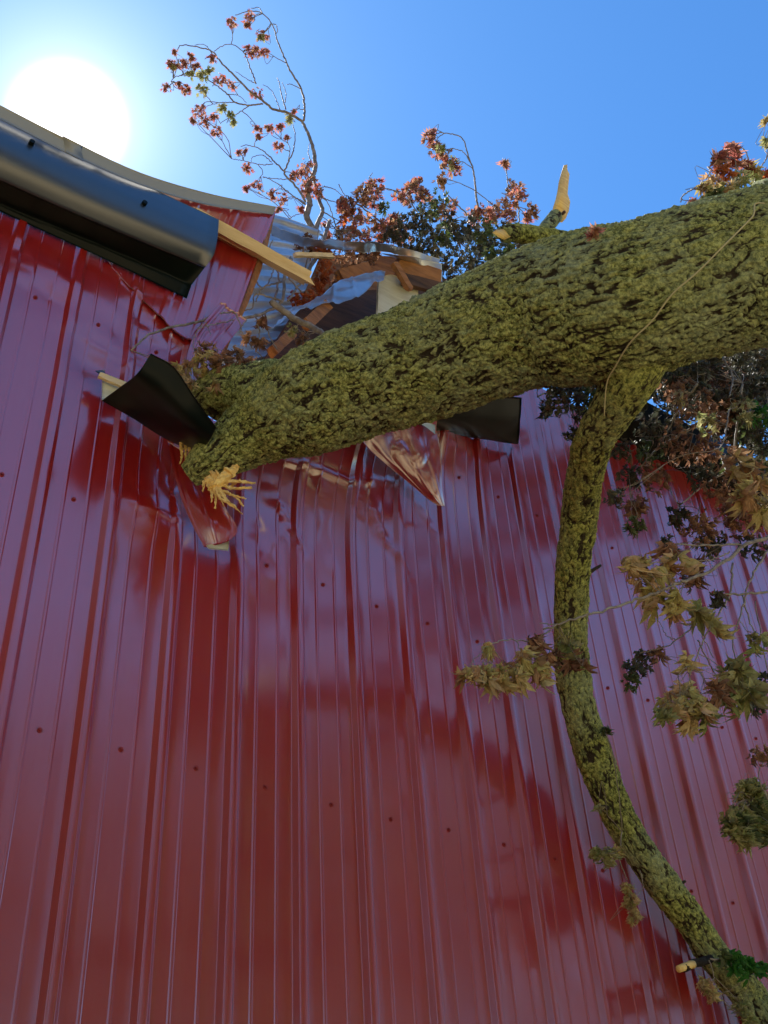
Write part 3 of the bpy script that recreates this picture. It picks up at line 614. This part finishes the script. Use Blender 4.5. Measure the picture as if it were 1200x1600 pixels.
# --- tall twig against the sky
z2 = lambda o: s(o, 3.75, 240, 0)
ST = [([(940, 1360), (930, 1330), (895, 1270), (915, 1190), (900, 1100), (945, 1000), (945, 940), (930, 850), (900, 770), (870, 710)], 5.5, 2.6), ([(940, 1360), (970, 1290), (990, 1230), (960, 1150), (940, 1050)], 4, 2.6),
      ([(870, 710), (820, 680), (770, 655), (700, 640), (640, 590), (560, 530), (490, 460), (420, 390), (375, 340), (340, 300), (250, 275), (170, 265), (130, 300)], 2.4, .7),
      ([(880, 705), (885, 640), (875, 560), (850, 490), (800, 410), (760, 320), (725, 240), (710, 180), (680, 120), (640, 80), (600, 65), (540, 70), (480, 90)], 1.9, .7),
      ([(690, 140), (715, 145), (728, 180), (715, 200)], .8, .6), ([(640, 80), (615, 45), (570, 50)], .8, .6),
      ([(640, 610), (560, 615), (480, 600), (420, 540), (350, 490), (310, 460), (260, 450), (200, 440), (130, 450), (100, 480)], 1.4, .6),
      ([(560, 620), (500, 660), (440, 690), (390, 725)], .9, .5), ([(490, 600), (400, 600), (350, 610), (310, 625)], .9, .5), ([(430, 550), (500, 560), (545, 605)], .7, .5),
      ([(600, 490), (570, 410), (545, 340), (520, 300), (460, 260), (400, 270), (355, 300)], 1.2, .6), ([(340, 300), (290, 260), (240, 265)], .7, .5), ([(590, 485), (540, 460), (480, 420)], .7, .5),
      ([(740, 640), (720, 590), (690, 530), (640, 495)], .8, .5), ([(775, 640), (750, 560), (740, 500), (725, 455)], 1.1, .6), ([(770, 600), (775, 550), (755, 480)], .8, .5), ([(860, 520), (810, 495), (780, 495)], .8, .5),
      ([(890, 1180), (840, 1100), (770, 1020), (790, 950), (820, 880), (830, 790), (815, 730)], 1.8, .7), ([(780, 980), (800, 870), (770, 830), (690, 795)], .9, .5),
      ([(770, 1010), (700, 940), (650, 890), (590, 860), (540, 850), (510, 860)], 1.4, .6), ([(700, 960), (640, 965), (560, 950), (500, 935), (460, 930)], .9, .5), ([(690, 950), (640, 910), (580, 920), (570, 950)], .8, .5),
      ([(890, 1200), (820, 1150), (770, 1110), (700, 1060), (640, 1035)], 1.2, .6), ([(790, 1050), (700, 1045), (640, 1040)], .8, .5), ([(920, 940), (905, 890), (915, 840)], .8, .5), ([(890, 1190), (830, 1160), (760, 1180)], .9, .5),
      ([(990, 1160), (1050, 1180), (1110, 1190)], 1., .5), ([(1000, 1090), (1060, 1110), (1110, 1150)], .9, .5), ([(1085, 1080), (1110, 1130), (1130, 1150)], .8, .5), ([(990, 1240), (1060, 1280), (1120, 1300)], 1.2, .6),
      ([(715, 1340), (760, 1370), (800, 1430)], 1.2, .7), ([(780, 1300), (830, 1260), (890, 1250)], .8, .5), ([(880, 1390), (930, 1360), (1010, 1390)], 2.5, 1.5), ([(1000, 1330), (1060, 1340), (1110, 1360)], .9, .6)]
stems = [(z2(p), a, b, .75, .9) for p, a, b in ST]
CL = [(455, 125, 30), (560, 95, 35), (550, 140, 20), (635, 200, 35), (560, 295, 45), (610, 305, 35), (655, 300, 25), (120, 300, 8), (100, 370, 25), (135, 385, 22), (180, 370, 28), (220, 330, 26), (250, 380, 25), (345, 335, 25),
      (75, 515, 28), (150, 495, 20), (195, 520, 32), (390, 465, 38), (455, 490, 32), (605, 545, 36), (270, 650, 45), (300, 705, 42), (350, 680, 28), (230, 700, 20), (365, 765, 30), (610, 755, 28), (615, 800, 20), (680, 750, 28),
      (740, 740, 28), (825, 650, 10), (780, 800, 10), (735, 860, 32), (495, 890, 14), (535, 885, 10), (550, 980, 26), (890, 980, 50), (880, 1030, 60), (930, 1080, 50), (960, 1130, 40), (820, 1030, 30), (900, 1120, 40), (545, 1105, 22), (605, 1090, 38),
      (690, 1130, 32), (755, 1165, 36), (730, 1225, 18), (865, 1220, 20), (775, 1330, 20), (1010, 1310, 22), (1020, 1370, 25)]
cl = [(240+x/3.75, y/3.75, r/3.75, int(6+r*.4), 6, LEAF_RED, .8) for x, y, r in CL]
cl += [(240+x/3.75, y/3.75, r/3.75, int(6+r*.4), 6.4, LEAF_OLIVE, .8) for x, y, r in ((215, 430, 25), (290, 440, 34), (325, 410, 24), (285, 525, 38), (410, 625, 28), (450, 665, 22), (470, 712, 16), (795, 690, 24), (635, 215, 15), (120, 385, 14))]
branch('branch', stems, cl, .8, TWIG, 'tall thin branch with reddish dried leaves standing against the sky', LEAF_RED)
# --- crown behind the trunk
z4 = lambda o: s(o, 2.4, 400, 180)
ST = [([(835, 360), (825, 300), (820, 240), (810, 190), (795, 150), (780, 100), (755, 75), (690, 65)], 1.8, .8), ([(810, 190), (780, 140), (740, 125)], .9, .6), ([(800, 390), (830, 340)], 2, 1.8),
      ([(985, 410), (985, 350), (970, 310)], 1.2, .9), ([(945, 270), (940, 220), (930, 180)], .8, .6), ([(480, 410), (430, 370), (385, 335), (340, 300)], 1.6, .8), ([(600, 360), (560, 300), (480, 275)], 1., .7),
      ([(810, 395), (770, 350), (720, 300)], 1.3, .8), ([(420, 250), (435, 215)], .8, .5), ([(300, 420), (270, 330), (230, 300)], 1., .6), ([(480, 470), (380, 440), (300, 430)], 1., .6), ([(1070, 430), (1010, 415), (960, 400)], 1.2, .8)]
stems = [(z4(p), a, b, .4, .4) for p, a, b in ST]
cl = []
def c4(L_, mt, Yc, dens=.3, lp_=9):
    for x, y, r in L_: cl.append((400+x/2.4, 180+y/2.4, r/2.4, int(6+r*dens), lp_, (LEAF_BROWN if mt is LEAF_RED and random.random() < .4 else mt), Yc+random.uniform(-.08, .08)))
c4([(655, 80, 28), (670, 120, 32), (705, 160, 40), (750, 190, 34), (700, 240, 32), (660, 60, 12)], LEAF_RED, .45); c4([(720, 180, 35), (690, 130, 20)], LEAF_OLIVE, .42, .2)
c4([(930, 175, 12), (965, 270, 38), (940, 330, 36), (1035, 355, 30), (425, 280, 42), (350, 340, 40), (440, 310, 36), (585, 275, 38), (575, 320, 24), (365, 430, 40), (470, 430, 34), (530, 400, 30), (740, 340, 24), (850, 360, 36), (900, 350, 36), (1020, 380, 20)], LEAF_RED, .4)
c4([(400, 300, 40), (450, 270, 34), (320, 330, 34), (385, 380, 34), (540, 300, 30), (600, 260, 36), (620, 300, 30), (980, 300, 34), (945, 370, 34), (880, 380, 34), (820, 370, 30), (500, 400, 40), (540, 440, 40), (440, 400, 36), (400, 460, 36), (320, 440, 30), (700, 360, 36), (520, 460, 40), (340, 480, 40)], LEAF_RED, .36, .42)
c4([(350, 350, 26), (330, 380, 20), (590, 250, 18), (470, 460, 20)], LEAF_ORANGE, .38, .25)
c4([(675, 320, 46), (650, 350, 40), (480, 340, 24), (870, 420, 44), (720, 430, 36)], LEAF_GREEN, .36, .35)
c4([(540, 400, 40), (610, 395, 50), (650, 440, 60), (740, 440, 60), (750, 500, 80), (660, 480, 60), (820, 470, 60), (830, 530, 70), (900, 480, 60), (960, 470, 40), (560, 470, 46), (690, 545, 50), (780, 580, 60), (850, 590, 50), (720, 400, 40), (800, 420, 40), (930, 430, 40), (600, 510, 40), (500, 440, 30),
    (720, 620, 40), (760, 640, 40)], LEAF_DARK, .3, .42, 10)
c4([(700, 450, 40), (850, 450, 40), (880, 520, 36), (950, 500, 26)], LEAF_GREEN, .2, .3, 10)
c4([(190, 480, 40), (230, 500, 36), (330, 530, 44), (400, 520, 44), (360, 580, 44), (300, 620, 36), (440, 510, 30), (420, 560, 30)], LEAF_BROWN, .3, .4)
c4([(250, 500, 26), (265, 560, 34), (250, 610, 34), (240, 640, 26), (150, 690, 32), (200, 680, 28), (230, 680, 18), (270, 520, 20)], LEAF_ORANGE, .22, .4)
branch('leafy_branch', stems, cl, .4, TWIG, 'dense wilted leafy crown heaped behind the trunk on the crushed roof', LEAF_DARK)
# --- tangle in the torn gap
ST = [([(205, 548), (230, 525), (270, 510), (310, 503), (345, 490), (375, 497), (410, 490), (440, 470), (445, 430), (455, 405)], 1.6, 3.6, -.12, .02), ([(345, 490), (365, 488), (375, 505), (378, 520), (395, 545)], 1.2, .8, -.12, -.1),
      ([(318, 505), (305, 525), (302, 548)], .9, .6, -.12, -.13), ([(365, 500), (330, 508), (310, 512)], 1, .7, -.1, -.12), ([(320, 502), (330, 525)], .8, .5, -.12, -.13),
      ([(425, 472), (460, 498), (490, 512), (512, 528)], 5.5, 4.5, -.1, -.28), ([(440, 470), (400, 460), (395, 480), (380, 485)], 1.6, .9, -.02, .0), ([(440, 440), (410, 450), (400, 470)], 1.6, 1., -.02, 0),
      ([(400, 495), (405, 520), (400, 545), (410, 560)], 1.2, .8, -.08, -.1), ([(415, 490), (420, 520), (432, 545)], 1.2, .7, -.08, -.1), ([(395, 430), (410, 450), (425, 430), (430, 400)], 1.3, .8, 0, 0), ([(385, 500), (375, 515), (380, 530)], 1, .6, -.1, -.1),
      ([(430, 470), (435, 430), (420, 400), (425, 375)], 2., 1., .05, .1), ([(450, 470), (470, 440), (480, 400), (475, 370)], 2, 1, .1, .3), ([(470, 455), (450, 430), (455, 400)], 1.4, 1, .1, .1), ([(515, 345), (500, 390), (470, 440)], 3.5, 2.5, .6, .2)]
cl = [(385, 575, 20, 16, 15, LEAF_BROWN, -.25), (350, 570, 22, 16, 16, LEAF_BROWN, -.22), (320, 560, 18, 12, 16, LEAF_TAN, -.2), (365, 555, 16, 10, 14, LEAF_BROWN, -.2), (325, 545, 14, 8, 15, LEAF_BROWN, -.2), (290, 575, 18, 14, 15, LEAF_TAN, -.22), (295, 595, 12, 8, 14, LEAF_TAN, -.23),
      (412, 500, 9, 8, 13, LEAF_BROWN, -.1), (392, 525, 12, 9, 13, LEAF_BROWN, -.12), (408, 535, 10, 7, 13, LEAF_BROWN, -.12), (455, 515, 9, 12, 8, LEAF_OLIVE, -.15), (470, 530, 9, 8, 9, LEAF_BROWN, -.2), (335, 600, 8, 6, 14, LEAF_TAN, -.2), (470, 535, 12, 8, 9, LEAF_BROWN, -.2)]
branch('branch', ST, cl, 0, TWIG, 'knotty bare branch with curled brown leaves across the torn gap', LEAF_BROWN)
# --- top right sprig
z6 = lambda o: s(o, 3, 800, 150)
ST = [([(1170, 450), (1130, 380), (1070, 310), (1000, 280)], 2., 1.), ([(1110, 310), (1095, 260), (1060, 235)], 1., .7), ([(900, 440), (850, 435), (800, 470), (790, 500)], 1.2, .7), ([(910, 390), (930, 350), (920, 330)], .9, .6), ([(1200, 280), (1160, 340), (1110, 350)], 1.2, .7)]
cl = [(800+x/3, 150+y/3, r/3, n, 14, lm, -1.5) for x, y, r, n, lm in ((1030, 245, 30, 12, LEAF_RED), (960, 290, 36, 14, LEAF_RED), (1040, 300, 34, 12, LEAF_RED), (990, 355, 44, 16, LEAF_ORANGE), (1060, 390, 50, 16, LEAF_OLIVE), (930, 400, 40, 14, LEAF_TAN), (1120, 350, 44, 14, LEAF_TAN), (1180, 370, 44, 14, LEAF_ORANGE),
     (1000, 420, 50, 18, LEAF_TAN), (940, 460, 40, 12, LEAF_GREEN), (840, 500, 24, 9, LEAF_RED), (1090, 330, 30, 9, LEAF_RED), (1190, 110, 16, 5, LEAF_TAN), (1195, 215, 26, 8, LEAF_OLIVE), (1150, 400, 40, 10, LEAF_OLIVE), (375, 635, 26, 9, LEAF_RED), (900, 420, 20, 8, LEAF_TAN))]
branch('sprig', [(z6(p), a, b, -1.45, -1.5) for p, a, b in ST], cl, -1.5, TWIG, 'sprig of orange and olive leaves on top of the trunk at the right', LEAF_TAN)
# --- dark foliage hanging under the trunk
ST = [([(1200, 640), (1130, 650), (1080, 670), (1030, 700), (985, 745)], 3, 1.2, -1.0, -.7), ([(1090, 600), (1060, 640), (1030, 700)], 2, 1, -1., -.8), ([(1160, 600), (1150, 680), (1140, 740), (1120, 700)], 2, 1, -1., -.8), ([(1180, 720), (1120, 745), (1060, 790)], 2, 1, -.8, -.6),
      ([(840, 620), (860, 612), (900, 605)], 1.5, 1, -.7, -.7), ([(1140, 640), (1130, 690), (1115, 705)], 1.4, .8, -1.1, -1.1), ([(1130, 560), (1145, 590), (1140, 620)], 1.5, 1, -1.1, -1.1)]
cl = []
for x, y, r, n in ((865, 622, 22, 20), (890, 618, 24, 24), (915, 618, 20, 20), (910, 645, 18, 16), (852, 640, 12, 10), (895, 680, 16, 16), (1040, 600, 30, 26), (1075, 585, 30, 26), (1110, 600, 36, 34), (1150, 590, 36, 34), (1185, 600, 34, 34), (1050, 640, 34, 30), (1095, 645, 40, 36), (1140, 650, 40, 36), (1185, 660, 40, 36),
                   (1020, 665, 28, 24), (1060, 690, 34, 26), (1110, 700, 34, 26), (1155, 710, 36, 26), (1195, 720, 30, 20), (1010, 705, 28, 22), (970, 700, 18, 14), (1020, 745, 26, 24), (985, 740, 22, 18), (960, 775, 16, 14), (992, 790, 18, 18), (990, 818, 16, 16), (1095, 740, 28, 24), (1120, 765, 26, 22), (1085, 820, 34, 30),
                   (1055, 800, 18, 14), (1110, 845, 26, 20), (1155, 820, 26, 22), (1175, 850, 24, 18), (1140, 800, 26, 18), (1190, 800, 24, 18), (990, 1045, 20, 20), (1005, 1030, 18, 16), (1025, 1020, 14, 12), (985, 1065, 14, 10), (1190, 1180, 18, 16), (1180, 1100, 14, 12), (1080, 900, 18, 14), (1040, 850, 16, 12)):
    cl.append((x, y, r, n, 12, random.choice([LEAF_DARK, LEAF_DARK, LEAF_DARK, LEAF_BROWN, LEAF_GREEN]), random.uniform(-1.0, -.7) if y < 780 else random.uniform(-.8, -.6)))
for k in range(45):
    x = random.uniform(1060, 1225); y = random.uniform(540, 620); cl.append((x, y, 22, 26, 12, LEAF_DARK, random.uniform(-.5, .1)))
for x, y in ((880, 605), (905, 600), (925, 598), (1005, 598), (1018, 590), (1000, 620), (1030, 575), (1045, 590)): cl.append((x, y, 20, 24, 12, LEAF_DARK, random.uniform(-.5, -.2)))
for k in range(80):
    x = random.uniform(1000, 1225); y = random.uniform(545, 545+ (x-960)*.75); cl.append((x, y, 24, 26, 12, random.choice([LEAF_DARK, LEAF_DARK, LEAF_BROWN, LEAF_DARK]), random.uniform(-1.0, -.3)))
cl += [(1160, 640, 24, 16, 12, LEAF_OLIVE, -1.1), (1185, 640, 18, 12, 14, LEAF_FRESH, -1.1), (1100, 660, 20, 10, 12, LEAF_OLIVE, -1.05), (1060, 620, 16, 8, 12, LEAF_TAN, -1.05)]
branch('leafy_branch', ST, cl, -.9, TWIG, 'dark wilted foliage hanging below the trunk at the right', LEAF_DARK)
# --- nearer branch with large tan leaves
ST = [([(1230, 800), (1200, 838), (1165, 850), (1140, 872), (1105, 893), (1065, 910)], 3.6, 2., -1.2, -1.2), ([(1165, 850), (1110, 852), (1055, 850)], 2, 1., -1.2, -1.2), ([(1140, 862), (1115, 873), (1090, 875)], 1.2, .8, -1.2, -1.2),
      ([(1030, 925), (995, 937), (950, 952), (905, 965), (870, 976), (850, 984)], 2.4, 1.4, -1.15, -1.05), ([(870, 976), (845, 974)], 1.1, .8, -1.05, -1.05), ([(860, 985), (830, 1000), (790, 1000), (760, 1010)], 1.3, .8, -1.05, -1.05), ([(1065, 910), (1030, 925)], 2., 2., -1.2, -1.15),
      ([(1200, 860), (1175, 900), (1160, 950), (1145, 1000), (1150, 1040)], 1.8, .9, -1.1, -1.1), ([(1145, 880), (1140, 930), (1115, 970), (1095, 1010), (1085, 1040)], 1.8, .9, -1.1, -1.1), ([(1200, 925), (1160, 928), (1120, 930)], 2, 1.4, -1.1, -1.1),
      ([(1110, 960), (1070, 990), (1040, 1010), (1000, 1020)], 1.4, .7, -1., -.9), ([(1090, 1000), (1110, 1040), (1130, 1070)], 1.2, .7, -1., -1.), ([(1160, 930), (1175, 980), (1200, 1010)], 1.4, .8, -1., -1.), ([(1080, 960), (1100, 1000), (1115, 1030)], 1., .6, -1., -1.), ([(1200, 1250), (1185, 1210), (1200, 1180)], 1.2, .8, -.6, -.6),
      ([(1180, 940), (1200, 1050)], 1, .8, -1, -1), ([(1055, 1000), (1040, 990), (1030, 970)], .8, .5, -.9, -.9)]
cl = []
for x, y, r, n, lp_, lm in ((985, 880, 14, 5, 28, LEAF_TAN), (1005, 895, 24, 10, 27, LEAF_TAN), (1045, 880, 18, 6, 30, LEAF_TAN), (1030, 920, 24, 11, 26, LEAF_TAN), (1050, 940, 14, 5, 26, LEAF_TAN), (1045, 855, 12, 4, 24, LEAF_BROWN), (1085, 880, 8, 3, 20, LEAF_BROWN), (1095, 950, 14, 4, 30, LEAF_OLIVE), (1115, 975, 10, 3, 28, LEAF_TAN),
                           (1150, 715, 22, 7, 26, LEAF_TAN), (1180, 735, 22, 8, 26, LEAF_TAN), (1165, 765, 22, 7, 26, LEAF_TAN), (1190, 790, 18, 6, 26, LEAF_TAN), (1150, 1040, 18, 6, 34, LEAF_OLIVE), (1150, 1075, 24, 8, 30, LEAF_OLIVE), (1175, 1090, 14, 4, 28, LEAF_OLIVE), (1072, 1030, 10, 3, 26, LEAF_TAN), (1075, 1085, 18, 8, 24, LEAF_TAN),
                           (1050, 1105, 22, 10, 22, LEAF_TAN), (1085, 1115, 22, 10, 22, LEAF_TAN), (1105, 1120, 14, 6, 22, LEAF_OLIVE), (1110, 1080, 20, 7, 22, LEAF_BROWN), (1035, 1110, 8, 4, 22, LEAF_OLIVE), (730, 1050, 10, 7, 20, LEAF_TAN), (750, 1050, 16, 12, 20, LEAF_TAN), (775, 1055, 16, 12, 20, LEAF_TAN), (795, 1050, 18, 12, 21, LEAF_TAN),
                           (820, 1030, 18, 10, 22, LEAF_TAN), (840, 1045, 16, 10, 22, LEAF_TAN), (760, 1010, 8, 4, 18, LEAF_TAN), (835, 1000, 14, 6, 22, LEAF_BROWN), (860, 1020, 14, 6, 20, LEAF_BROWN), (885, 1005, 12, 4, 20, LEAF_OLIVE), (900, 1030, 14, 6, 20, LEAF_BROWN), (1185, 1000, 14, 6, 18, LEAF_OLIVE), (1190, 1060, 12, 6, 18, LEAF_DARK),
                           (1120, 935, 12, 4, 22, LEAF_DARK), (1090, 900, 12, 6, 18, LEAF_BROWN)):
    cl.append((x, y, r, n, lp_, lm, -1.1 if x > 920 else -1.05))
branch('branch', ST, cl, -1.1, TWIG, 'nearer branch with large curled tan leaves at the right', LEAF_TAN)
# --- green clump low right and small tufts on the limb
cl = []
for k in range(30):
    a = random.uniform(0, 6.28); r = random.uniform(0, 1)**.5; cl.append((1172+math.cos(a)*36*r, 1268+math.sin(a)*44*r, 10, 14, 17, LEAF_OLIVE if k % 3 else LEAF_GREEN, -.5))
branch('leafy_twig', [([(1240, 1200), (1200, 1230), (1175, 1250)], 2, 1, -.5, -.5)], cl, -.5, TWIG, 'shaggy clump of drooping green leaves near the lower right edge', LEAF_GREEN)
cl = [(930, 1330, 10, 14, 11, LEAF_OLIVE, -.24), (950, 1335, 14, 18, 11, LEAF_OLIVE, -.24), (965, 1325, 8, 8, 11, LEAF_TAN, -.24), (978, 1385, 8, 12, 11, LEAF_TAN, -.24), (985, 1405, 13, 22, 11, LEAF_TAN, -.24), (990, 1430, 10, 14, 11, LEAF_TAN, -.24), (1100, 1535, 10, 12, 12, LEAF_TAN, -.22), (1112, 1550, 10, 12, 12, LEAF_TAN, -.22),
      (935, 1258, 5, 5, 10, LEAF_OLIVE, -.24), (945, 1140, 6, 8, 10, LEAF_GREEN, -.3), (1160, 1570, 12, 12, 12, LEAF_OLIVE, -.22), (1165, 1590, 12, 12, 12, LEAF_OLIVE, -.22)]
branch('twig', [([(972, 1300), (968, 1340), (980, 1375)], 1, .7, -.24, -.24), ([(1108, 1500), (1115, 1525), (1105, 1540)], 1, .7, -.22, -.22), ([(1000, 1360), (1005, 1385), (995, 1400)], .8, .5, -.24, -.24)], cl, -.24, TWIG, 'small tufts of dry leaves clinging along the lower limb', LEAF_TAN)
cl = [(1145, 1495, 14, 9, 20, LEAF_FRESH, -.24), (1165, 1505, 14, 9, 20, LEAF_FRESH, -.24), (1185, 1510, 12, 8, 18, LEAF_FRESH, -.22), (1130, 1490, 8, 5, 14, LEAF_GREEN, -.24), (1150, 1510, 10, 5, 18, LEAF_FRESH, -.25)]
branch('sprig', [([(1110, 1498), (1150, 1500), (1200, 1512)], 1.5, 1, -.22, -.22), ([(1153, 1490), (1155, 1475)], .9, .6, -.22, -.22)], cl, -.22, TWIG, 'bright fresh green sprig low on the limb', LEAF_FRESH)
# --- pale vine across the trunk
vp = [(1195, 318), (1180, 318), (1178, 335), (1165, 350), (1130, 385), (1090, 425), (1050, 460), (1020, 500), (985, 535), (960, 575), (948, 600), (944, 650)]
a_ = Acc(); P = []
for (x, y) in vp:
    q = ray(x, y); q /= np.linalg.norm(q); b = None; best = None
    for T_ in TQ[::8].tolist()+LQ[:120:8].tolist():
        c = np.array(T_[:3])-CAM; tca = np.dot(c, q); d2_ = np.dot(c, c)-tca*tca; rr = (T_[3]+.012)**2
        if d2_ < rr:
            th_ = tca-math.sqrt(rr-d2_); best = th_ if best is None or th_ < best else best
    P.append(CAM+q*((best or 3.4)-.004))
a_.tube(P, .0024, .0021, 6, 60); tag(a_.build('vine', mat('pale_vine', (.42, .38, .22), .8)), 'thin pale vine stem running diagonally over the mossy trunk', 'vine')
